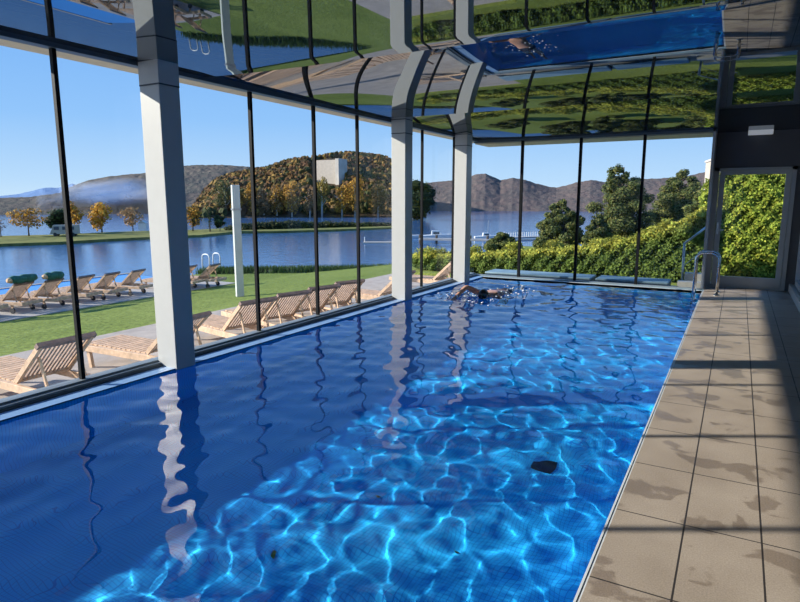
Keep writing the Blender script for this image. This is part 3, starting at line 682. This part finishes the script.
# hedges
def hedge(name, path, zb, depth, n, size, pal, seed, label, tip=None, corecol=(.02, .035, .01)):
    """path: list of (x, y, top z)"""
    rg = np.random.default_rng(seed); P_ = np.array(path, float); seg = np.r_[0, np.cumsum(np.hypot(np.diff(P_[:, 0]), np.diff(P_[:, 1])))]
    L = seg[-1]; root = empty(name, (P_[0, 0], P_[0, 1], zb), 0, label, 'hedge'); o0 = np.array([P_[0, 0], P_[0, 1], zb])
    t = rg.uniform(0, L, n); x = np.interp(t, seg, P_[:, 0]); y = np.interp(t, seg, P_[:, 1]); zt = np.interp(t, seg, P_[:, 2])
    face = rg.random(n); hgt = zt - zb
    lump = .16 * np.sin(t * 5.1) + .12 * np.sin(t * 11.3 + 1) + .05 * np.sin(t * 23)
    zrel = rg.random(n) ** .8; y2 = y + np.where(face < .72, -depth / 2, np.where(face < .9, rg.uniform(-.5, .5, n) * depth, depth / 2))
    top = (face >= .72) & (face < .9); zz = np.where(top, zt, zb + hgt * zrel)
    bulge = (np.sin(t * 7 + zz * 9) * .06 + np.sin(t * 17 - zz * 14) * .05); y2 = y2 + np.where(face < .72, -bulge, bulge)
    zz = zz + np.where(top, lump * .7, 0) + rg.normal(size=n) * .04
    c = np.stack([x + rg.normal(size=n) * .04, y2 + rg.normal(size=n) * .05, zz], 1)
    nr = np.stack([rg.normal(size=n) * .5, np.where(face < .72, -1, np.where(top, 0, 1)) + rg.normal(size=n) * .5, np.where(top, 1, .35) + rg.normal(size=n) * .4], 1); nr /= np.linalg.norm(nr, axis=1)[:, None]
    tt = np.cross(nr, rg.normal(size=(n, 3))); tt /= np.linalg.norm(tt, axis=1)[:, None]; w = np.cross(nr, tt); s = size * rg.uniform(.6, 1.3, n)[:, None]
    q = np.stack([c - tt * s, c - w * s * .55, c + tt * s, c + w * s * .55], 1).reshape(-1, 3) - o0
    pal = np.array(pal); tipc = np.array(tip if tip is not None else pal)
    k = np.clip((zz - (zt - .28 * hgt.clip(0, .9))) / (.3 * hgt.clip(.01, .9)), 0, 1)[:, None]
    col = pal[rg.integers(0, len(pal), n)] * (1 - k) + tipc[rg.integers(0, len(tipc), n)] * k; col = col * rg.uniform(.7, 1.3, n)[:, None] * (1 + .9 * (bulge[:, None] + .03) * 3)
    mesh('foliage', q, np.arange(4 * n).reshape(n, 4).tolist(), M['foliage'], root, cols=np.repeat(np.clip(col, 0, 1), 4, axis=0))
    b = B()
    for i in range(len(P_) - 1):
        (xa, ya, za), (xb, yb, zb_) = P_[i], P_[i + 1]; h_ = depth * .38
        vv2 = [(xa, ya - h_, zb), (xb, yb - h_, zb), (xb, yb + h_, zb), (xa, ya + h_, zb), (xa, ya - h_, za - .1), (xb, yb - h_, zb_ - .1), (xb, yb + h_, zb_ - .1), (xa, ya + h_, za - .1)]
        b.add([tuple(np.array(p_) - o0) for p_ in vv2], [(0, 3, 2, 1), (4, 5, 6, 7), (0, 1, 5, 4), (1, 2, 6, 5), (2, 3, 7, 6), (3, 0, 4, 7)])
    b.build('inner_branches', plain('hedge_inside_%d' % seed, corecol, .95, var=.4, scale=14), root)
    return root
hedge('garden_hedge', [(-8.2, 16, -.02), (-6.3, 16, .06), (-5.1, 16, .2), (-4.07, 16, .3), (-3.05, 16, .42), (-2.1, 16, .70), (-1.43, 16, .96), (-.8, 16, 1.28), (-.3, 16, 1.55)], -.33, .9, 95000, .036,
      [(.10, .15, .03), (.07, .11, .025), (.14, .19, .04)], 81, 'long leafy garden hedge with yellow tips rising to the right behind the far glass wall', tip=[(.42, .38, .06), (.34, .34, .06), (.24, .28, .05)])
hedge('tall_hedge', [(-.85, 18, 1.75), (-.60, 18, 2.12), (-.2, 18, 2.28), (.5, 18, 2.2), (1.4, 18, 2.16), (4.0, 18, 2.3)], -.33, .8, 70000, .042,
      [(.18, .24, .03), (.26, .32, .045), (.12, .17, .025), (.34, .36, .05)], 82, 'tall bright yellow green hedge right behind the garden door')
# house corner
q = PD(709, 170, 33)
hs = empty('neighbour_house', (q.x, q.y, -.3), YAW * .4, 'beige corner of a neighbouring house above the pines at the right', 'house')
b = B(); b.box(.47, 6.5, 0, 4, 0, topz(q, 709, 158) + .3); b.build('wall', M['cream'], hs)
b = B(); b.box(.42, 6.6, -.08, 4.1, topz(q, 709, 158) + .3, topz(q, 709, 158) + .4); b.build('roof_edge', M['steps'], hs)
# rocks on the slope
q = PD(683, 224, 19.0)
# steps and handrail outside, left of the door
st = empty('garden_steps', (-.72, 12.75, -.33), 0, 'pale stone garden steps just outside the glass beside the door', 'steps')
for k in range(3):
    b = B(); b.box(-.32 + .10 * k, .2, -.25 + .28 * k, .03 + .28 * k, 0, .22 + .14 * k); b.build('step', M['steps'], st)
b = B()
hr = empty('garden_handrail', (-.86, 13.3, -.33), 0, 'grey metal handrail sloping up beside the garden steps outside', 'handrail')
b = B(); b.tube([(-.03, 0, 0), (-.04, 0, 1.08)], .022, 10); b.build('post', M['steel_dull'], hr, smooth=True)
b = B(); b.tube([(-.04, 0, 1.07), (.16, .13, 1.25), (.34, .25, 1.42)], .022, 10); b.build('top_rail', M['steel_dull'], hr, smooth=True)
b = B(); b.tube([(-.03, 0, .62), (.32, .25, .95)], .008, 6); b.build('cable', M['steel_dull'], hr)
b = B(); b.tube([(.33, .24, .2), (.33, .24, 1.42)], .02, 10); b.build('post', M['steel_dull'], hr, smooth=True)
# low grey blue bench-like basin covers beyond the glass
for k, (x0, x1, lab) in enumerate([(-4.85, -2.55, 'long pale blue grey padded bench outside the far glass, the left one of two'), (-2.45, -1.08, 'shorter blue grey padded bench outside the far glass, the right one of two')]):
    r = empty('padded_bench', ((x0 + x1) / 2, 12.88, -.12), 0, lab, 'bench'); h = (x1 - x0) / 2
    b = B(); b.add([(-h + (.12 if k == 0 else 0), -.22, 0), (h, -.22, 0), (h, .22, 0), (-h + .12, .22, 0), (-h, -.30, .10), (h, -.30, .10), (h, .28, .10), (-h, .28, .10)], [(0, 3, 2, 1), (4, 5, 6, 7), (0, 1, 5, 4), (1, 2, 6, 5), (2, 3, 7, 6), (3, 0, 4, 7)])
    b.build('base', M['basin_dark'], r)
    b = B(); b.box(-h, h, -.32, .30, .10, .145); b.build('cushion', M['basin'], r, bevel=.018)

# ------------------------------------------------------------------ sun loungers
def lounger(label, ang=42, wood='teak'):
    r = empty('sun_lounger', (0, 0, 0), 0, label, 'sun lounger')
    b = B()
    for s in (-1, 1): b.box(0, 1.9, s * .29 - .02, s * .29 + .02, .215, .295)
    b.box(0, .04, -.27, .27, .215, .295); b.box(1.86, 1.9, -.27, .27, .215, .295); b.build('frame', M['teak'], r, bevel=.004)
    b = B()
    for k in range(13): b.box(.06 + .086 * k, .06 + .086 * k + .066, -.265, .265, .295, .312)
    b.build('seat', M['teak'], r)
    bk = B(); L = .63; ca, sa = math.cos(R(ang)), math.sin(R(ang)); x0 = 1.2
    def q(t, y, n=0): return (x0 + ca * t - sa * n, y, .31 + sa * t + ca * n)
    for s in (-1, 1): bk.bar(q(0, s * .265), q(L, s * .265), .035, .05, up=(-sa, 0, ca))
    bk.bar(q(.02, -.27), q(.02, .27), .03, .04, up=(-sa, 0, ca))
    back = bk.build('backrest', M['teak'], r)
    sl = B()
    for k in range(11):
        y = -.225 + .045 * k; sl.bar(q(.02, y, .008), q(L - .02, y, .008), .024, .016, up=(-sa, 0, ca))
    sl.build('slats', M['teak_mid'], back)
    tb = B(); tb.bar(q(L, -.30), q(L, .30), .06, .045, up=(-sa, 0, ca)); tb.build('top_rail', M['teak_dark'], back)
    b = B()
    for s in (-1, 1): b.bar(q(.42, s * .2), (1.62, s * .2, .25), .02, .03)
    b.bar((1.62, -.29, .25), (1.62, .29, .25), .025, .025); b.build('support', M['teak'], r)
    for s in (-1, 1):
        b = B(); b.bar((.16, s * .26, 0), (.12, s * .26, .25), .04, .055); b.build('leg', M['teak'], r)
        b = B(); b.bar((1.55, s * .26, .06), (1.5, s * .26, .25), .04, .055); lg = b.build('leg', M['teak'], r)
        b = B(); b.tube([(1.56, s * .285, .07), (1.56, s * .315, .07)], .07, 18); b.build('wheel', M['rubber'], lg)
    return r
near = [(3.44, -7.36, 0, 'slatted wooden sun lounger nearest the camera, at the left edge behind the first mullion'),
        (4.80, -7.20, 2, 'slatted wooden sun lounger whose backrest is hidden by the nearest column'),
        (6.48, -7.28, -12, 'slatted wooden sun lounger just past the nearest column, first of the clustered four'),
        (7.36, -7.25, -16, 'slatted wooden sun lounger behind the thin mullion, second of the clustered four'),
        (8.14, -7.22, -18, 'slatted wooden sun lounger third of the clustered four by the glass'),
        (8.92, -7.20, -20, 'slatted wooden sun lounger farthest of the clustered four by the glass'),
        (9.95, -7.05, -2, 'slatted wooden sun lounger alone just before the middle column'),
        (12.6, -7.15, -4, 'slatted wooden sun lounger seen between the middle and farthest columns')]
proto = None
for k, (y, x, a, lab) in enumerate(near):
    o = lounger(lab) if proto is None else copy_tree(proto)
    if proto is None: proto = o
    o.location = (x, y, GT); o.rotation_euler = (0, 0, R(a)); tag(o, lab, 'sun lounger', 'sun loungers on the terrace by the glass')
far = [(3, 300), (35, 296), (68, 291.5), (95, 288), (122, 284.5), (176, 279.5), (200, 277.5)]
fl_ = ['weathered sun lounger at the far left of the lakeside row carrying the larger green towel', 'weathered sun lounger second from left in the lakeside row carrying the smaller green towel',
       'weathered sun lounger crossed by the black mullion in the lakeside row', 'weathered sun lounger right of the black mullion in the lakeside row', 'weathered sun lounger in the lakeside row closest to the left side of the big column',
       'weathered sun lounger in the lakeside row mostly hidden right behind the big column', 'weathered sun lounger at the right end of the lakeside row beside the pale post']
fpos = []
for k, (u, v_) in enumerate(far):
    q = P(u, v_, GF + .31); o = copy_tree(proto); a = R(14)
    o.location = (q.x - 1.2 * math.cos(a) - .29 * math.sin(a) * -1 * 0, q.y - 1.2 * math.sin(a) + .27, GF + .012); o.rotation_euler = (0, 0, a)
    tag(o, fl_[k], 'sun lounger', 'weathered sun loungers in the lakeside row'); o.scale = (.88, .88, .88); fpos.append((o, a))
# one more running out of the frame at the left
o = copy_tree(proto); o.location = fpos[0][0].location + Vector((0, -.95, 0)); o.rotation_euler = (0, 0, R(14)); tag(o, 'weathered sun lounger cut off by the left edge, foot end of the lakeside row', 'sun lounger', 'weathered sun loungers in the lakeside row')
for k, (w_, lab) in enumerate([(.33, 'large rolled dark green towel resting on the leftmost lakeside lounger backrest'), (.24, 'smaller dark green towel resting on the second lakeside lounger backrest')]):
    o, a = fpos[k]; ca, sa = math.cos(R(42)), math.sin(R(42)); lx = (1.2 + ca * .63) * .88; lz = (.31 + sa * .63) * .88
    wx = o.location.x + lx * math.cos(a); wy = o.location.y + lx * math.sin(a)
    t_ = empty('rolled_towel', (wx, wy, o.location.z + lz + .11), a, lab, 'towel')
    b = B(); b.tube([(rg_.uniform(-.01, .01), -w_ + 2 * w_ * i / 8, .012 * math.sin(i * 1.7)) for i in range(9)], [.07, .088, .092, .085, .092, .088, .095, .09, .07], 14); b.build('roll', M['towel'], t_, smooth=True)
    b = B(); b.tube([(0, -w_ - .06, .0), (0, -w_ + .01, .0)], [.05, .065], 12); b.build('fold', M['towel_in'], t_, smooth=True)
# pale post on the lawn
q = P(240, 296, -.62); zt_ = topz(q, 234, 185)
po = empty('pale_post', (q.x, q.y, gz(q.x, q.y)), YAW + .5, 'tall pale grey square post standing alone on the lawn by the lake', 'post'); h = zt_ - gz(q.x, q.y)
b = B(); b.box(-.085, .085, -.07, .07, 0, h); b.build('shaft', M['post'], po, bevel=.01)
b = B(); b.box(-.1, .1, -.085, .085, h * .78, h * .795); b.build('collar', M['steel_dull'], po)
# outdoor pool ladder seen as two white loops
ol = empty('outdoor_ladder', (-16.9, 12.4, GF), 0, 'white looped ladder rails at the outdoor pool behind the lakeside loungers', 'pool ladder')
for s in (0, .5):
    arch(-.2, .15, s, .62, -.3, .022).build('rail', M['white'], ol, smooth=True)
ol.location = P(207, 272, GF + .012)
# reeds at the shore
rgn = np.random.default_rng(9); V = []; Fc = []; CC = []; off = 0
sp = [(p.x, p.y) for p in shore]; sg = np.r_[0, np.cumsum([math.dist(sp[i], sp[i + 1]) for i in range(len(sp) - 1)])]
for k in range(9000):
    t = rgn.uniform(0, sg[-1]); x = np.interp(t, sg, [p[0] for p in sp]) + rgn.normal() * .2; y = np.interp(t, sg, [p[1] for p in sp]) + rgn.normal() * .2
    h = rgn.uniform(.08, .26); a = rgn.uniform(0, 6.28); w = .03; l = rgn.normal() * .05
    V.append([(x - w * math.cos(a), y - w * math.sin(a), GF - .1), (x + w * math.cos(a), y + w * math.sin(a), GF - .1), (x + l, y + l, GF + h)]); Fc.append((off, off + 1, off + 2)); off += 3
    CC += [np.array([(.05, .10, .03), (.08, .14, .04), (.04, .08, .04)][k % 3]) * rgn.uniform(.7, 1.2)] * 3
tag(mesh('shore_reeds', np.concatenate(V), Fc, M['foliage'], cols=np.array(CC)), 'dark green reeds along the edge of the lawn at the lake', 'reeds', kind='stuff')
# green scrub between the columns and behind the far end of the terrace
bl = []
for k in range(26):
    q = P(414 + 2.8 * k, 266 - .1 * k, -.9); bl.append((q.x, q.y, -.75, .7, .7, .38))
tag(foliage('shore_scrub', bl, 5000, .05, [(.12, .16, .04), (.20, .20, .06), (.08, .12, .04)], 33, core=.8), 'green scrub on the shore seen between the second and third columns', 'scrub', kind='stuff')
# ------------------------------------------------------------------ boats, jetty, camper van
def boat(u, v_, L, label, cabin=True, mast=False, col='white', rot=0.0):
    q = P(u, v_, -1.5); r = empty('motor_boat', (q.x, q.y, -1.5), YAW + rot, label, 'boat')
    n = 12; v = []; f = []; K = L / 5.0; r.scale = (1, 1, 1)
    for i in range(n + 1):
        t = i / n; w = .85 * (1 - (max(0, t - .55) / .45) ** 2) * L / 5; x = (t - .5) * L
        v += [(x, -w, (.62 + .25 * t) * K), (x, -w * .6, -.05), (x, w * .6, -.05), (x, w, (.62 + .25 * t) * K)]
    for i in range(n):
        a = 4 * i; f += [(a, a + 1, a + 5, a + 4), (a + 1, a + 2, a + 6, a + 5), (a + 2, a + 3, a + 7, a + 6), (a + 3, a, a + 4, a + 7)]
    f += [(0, 3, 2, 1), (4 * n, 4 * n + 1, 4 * n + 2, 4 * n + 3)]
    mesh('hull', v, f, M[col], r)
    if cabin:
        b = B(); b.add([tuple(K * q_ for q_ in p_) for p_ in [(-.9, -.55, .7), (.9, -.5, .7), (.9, .5, .7), (-.9, .55, .7), (-.8, -.5, 1.35), (.3, -.45, 1.3), (.3, .45, 1.3), (-.8, .5, 1.35)]], [(0, 3, 2, 1), (4, 5, 6, 7), (0, 1, 5, 4), (1, 2, 6, 5), (2, 3, 7, 6), (3, 0, 4, 7)])
        cb = b.build('cabin', M['white'], r); b = B(); b.box(-.6 * K, .3 * K, -.57 * K, -.53 * K, .85 * K, 1.15 * K); b.build('cabin_window', M['vanwin'], cb)
    if mast:
        b = B(); b.tube([(.1 * K, 0, 1.2 * K), (.2 * K, 0, 1.5)], .02, 6); b.build('mast', M['steel_dull'], r)
    return r
boat(437, 239.5, 2.6, 'white motor boat moored at the jetty between the second and third columns', True)
boat(487, 239.5, 2.0, 'small white cabin boat with a mast right of the farthest column', True, True)
boat(413, 238, 1.6, 'low white boat half hidden by the middle column', False)
boat(459, 239.5, 1.3, 'small red and white boat beside the farthest column', False, col='red')
q0 = P(420, 243, -1.5); q1 = P(505, 244.5, -1.5)
jt = empty('jetty', tuple(q0), 0, 'dark wooden jetty the boats are moored to', 'jetty'); d_ = q1 - q0
b = B(); b.bar((0, 0, .3), tuple(d_ + Vector((0, 0, .3))), 1.2, .12); b.build('planking', M['concrete'], jt)
for k in range(6):
    b = B(); c_ = d_ * (k / 5); b.tube([(c_.x, c_.y, -.4), (c_.x, c_.y, .6)], .09, 8); b.build('pile', M['trunk'], jt)
q0 = P(504, 240, -1.5); q1 = P(556, 238, -1.5); d_ = q1 - q0
jf_ = empty('pier_railing', tuple(q0), 0, 'long white pier railing crossing the lake in front of the round pine', 'pier')
b = B(); b.bar((0, 0, .15), tuple(d_ + Vector((0, 0, .15))), 1.0, .1); b.build('deck', M['concrete'], jf_)
b = B()
for k in range(25): c_ = d_ * (k / 24); b.bar((c_.x, c_.y, .15), (c_.x, c_.y, .62), .03, .03)
b.bar((0, 0, .62), tuple(d_ + Vector((0, 0, .62))), .035, .035); b.build('railing', M['white'], jf_)
q0 = P(366, 243, -1.5)
jt2 = empty('swimming_raft', tuple(q0), YAW, 'low pale floating pontoon in the lake near the middle column', 'pontoon'); b = B(); b.box(-.2, 2.2, -.4, .4, -.05, .08); b.build('deck', M['cream'], jt2); b = B(); b.tube([(-.1, 0, .1), (-.1, 0, .45)], .03, 6); b.build('post', M['white'], jt2)
q = P(66, 236, -1.3)
vn = empty('camper_van', (q.x, q.y, -1.3), YAW + .25, 'cream camper van parked under the dark evergreen on the peninsula', 'camper van'); vn.scale = (.62, .66, .7)
b = B(); b.add([(-1.75, -.6, .25), (1.6, -.6, .25), (1.6, .6, .25), (-1.75, .6, .25), (-1.3, -.55, 1.3), (1.6, -.55, 1.3), (1.6, .55, 1.3), (-1.3, .55, 1.3)], [(0, 3, 2, 1), (4, 5, 6, 7), (0, 1, 5, 4), (1, 2, 6, 5), (2, 3, 7, 6), (3, 0, 4, 7)])
bo = b.build('body', M['cream'], vn, bevel=.05)
b = B()
for x in (-.9, .1, .9): b.box(x - .3, x + .3, -.625, -.58, .75, 1.12)
b.build('side_windows', M['vanwin'], vn)
for x in (-1.1, 1.0):
    for s in (-1, 1): b = B(); b.tube([(x, s * .5, .22), (x, s * .62, .22)], .22, 14); b.build('wheel', M['rubber'], vn)
q = P(144, 230.5, -1.3); kb = empty('white_kiosk', (q.x, q.y, -1.3), YAW, 'tiny white kiosk on the peninsula at the left side of the big column', 'kiosk')
b = B(); b.box(-.4, .3, -.3, .3, 0, .7); b.build('walls', M['white'], kb); b = B(); b.add([(-.45, -.35, .7), (.35, -.35, .7), (.35, .35, .7), (-.45, .35, .7), (-.05, -.35, .95), (-.05, .35, .95)], [(0, 1, 4), (1, 2, 5, 4), (2, 3, 5), (3, 0, 4, 5), (0, 3, 2, 1)]); b.build('roof', M['steel_dull'], kb)
# smoke drifting from the far left shore
iv, jf = ico(3); V = []; Fc = []; off = 0
for u, v_, rx, rz in [(50, 209, 3, 1.4), (56, 206, 4, 2), (64, 202, 6, 2.4), (74, 198, 8, 3), (86, 195, 9, 3.2), (98, 193, 10, 3.4), (110, 191, 10, 3), (122, 188, 9, 3), (132, 192, 9, 4), (92, 199, 12, 3), (118, 197, 12, 3.5)]:
    q = PD(u, v_, 160); V.append(iv * [rx, rx, rz] + np.array(q)); Fc += (jf + off).tolist(); off += len(iv)
tag(mesh('smoke_plume', np.concatenate(V), Fc, M['smoke'], smooth=True), 'thin white smoke drifting over the far left shore', 'smoke', kind='stuff')
# a few leaves lying on the pool floor
for k, (x, y) in enumerate([(-1.35, 3.1), (-2.3, 2.55), (-1.2, 4.6), (-2.05, 3.35), (-1.75, 5.2), (-2.6, 3.9)]):
    b = B(); n = 8; pts_ = [(.014 * math.cos(2 * PI * i / n) * (1.5 if i in (0, 4) else 1), (.010 * math.sin(2 * PI * i / n)), .004 * math.sin(i * 2)) for i in range(n)]
    b.add(pts_ + [(0, 0, .006)], [(i, (i + 1) % n, n) for i in range(n)]); o = b.build('fallen_leaf', M['leaf']); o.location = (x, y, -.992); o.rotation_euler = (0, 0, k * 1.1)
    tag(o, 'tiny yellow leaf lying on the tiled pool floor', 'leaf', 'leaves on the pool floor')

# ------------------------------------------------------------------ light, sky, camera
L = bpy.data.lights.new('sun', 'SUN'); L.energy = 9.0; L.angle = R(.6); L.color = (1.0, .93, .82); L.cycles.is_caustics_light = True
lo = bpy.data.objects.new('sun', L); C.objects.link(lo)
az, el = R(29), R(23.2); d = Vector((math.cos(az) * math.cos(el), math.sin(az) * math.cos(el), -math.sin(el)))
lo.rotation_euler = d.to_track_quat('-Z', 'Y').to_euler()
w = bpy.data.worlds.new('sky'); S.world = w; w.use_nodes = True; nt = w.node_tree; bg = nt.nodes['Background']
tc = N(nt, 'ShaderNodeTexCoord'); sx = N(nt, 'ShaderNodeSeparateXYZ'); nt.links.new(tc.outputs['Generated'], sx.inputs[0])
sk = ramp(nt, sx.outputs[2], [(0.0, (.55, .72, .88)), (.03, (.45, .65, .88)), (.12, (.27, .51, .87)), (.30, (.14, .37, .82)), (.8, (.10, .30, .75))])
nt.links.new(sk, bg.inputs[0]); bg.inputs[1].default_value = 1.15
cam = bpy.data.cameras.new('camera'); co = bpy.data.objects.new('camera', cam); C.objects.link(co); S.camera = co
cam.sensor_width = 36; cam.lens = 27; cam.clip_end = 3000; co.location = (0, 0, EYE); co.rotation_euler = (PI / 2 - TILT, 0, YAW)
S.view_settings.view_transform = 'Standard'; S.view_settings.look = 'None'; S.view_settings.exposure = 0
S.cycles.max_bounces = 10; S.cycles.transparent_max_bounces = 24; S.cycles.glossy_bounces = 6; S.cycles.transmission_bounces = 8
S.cycles.sample_clamp_indirect = 6; S.cycles.use_denoising = True
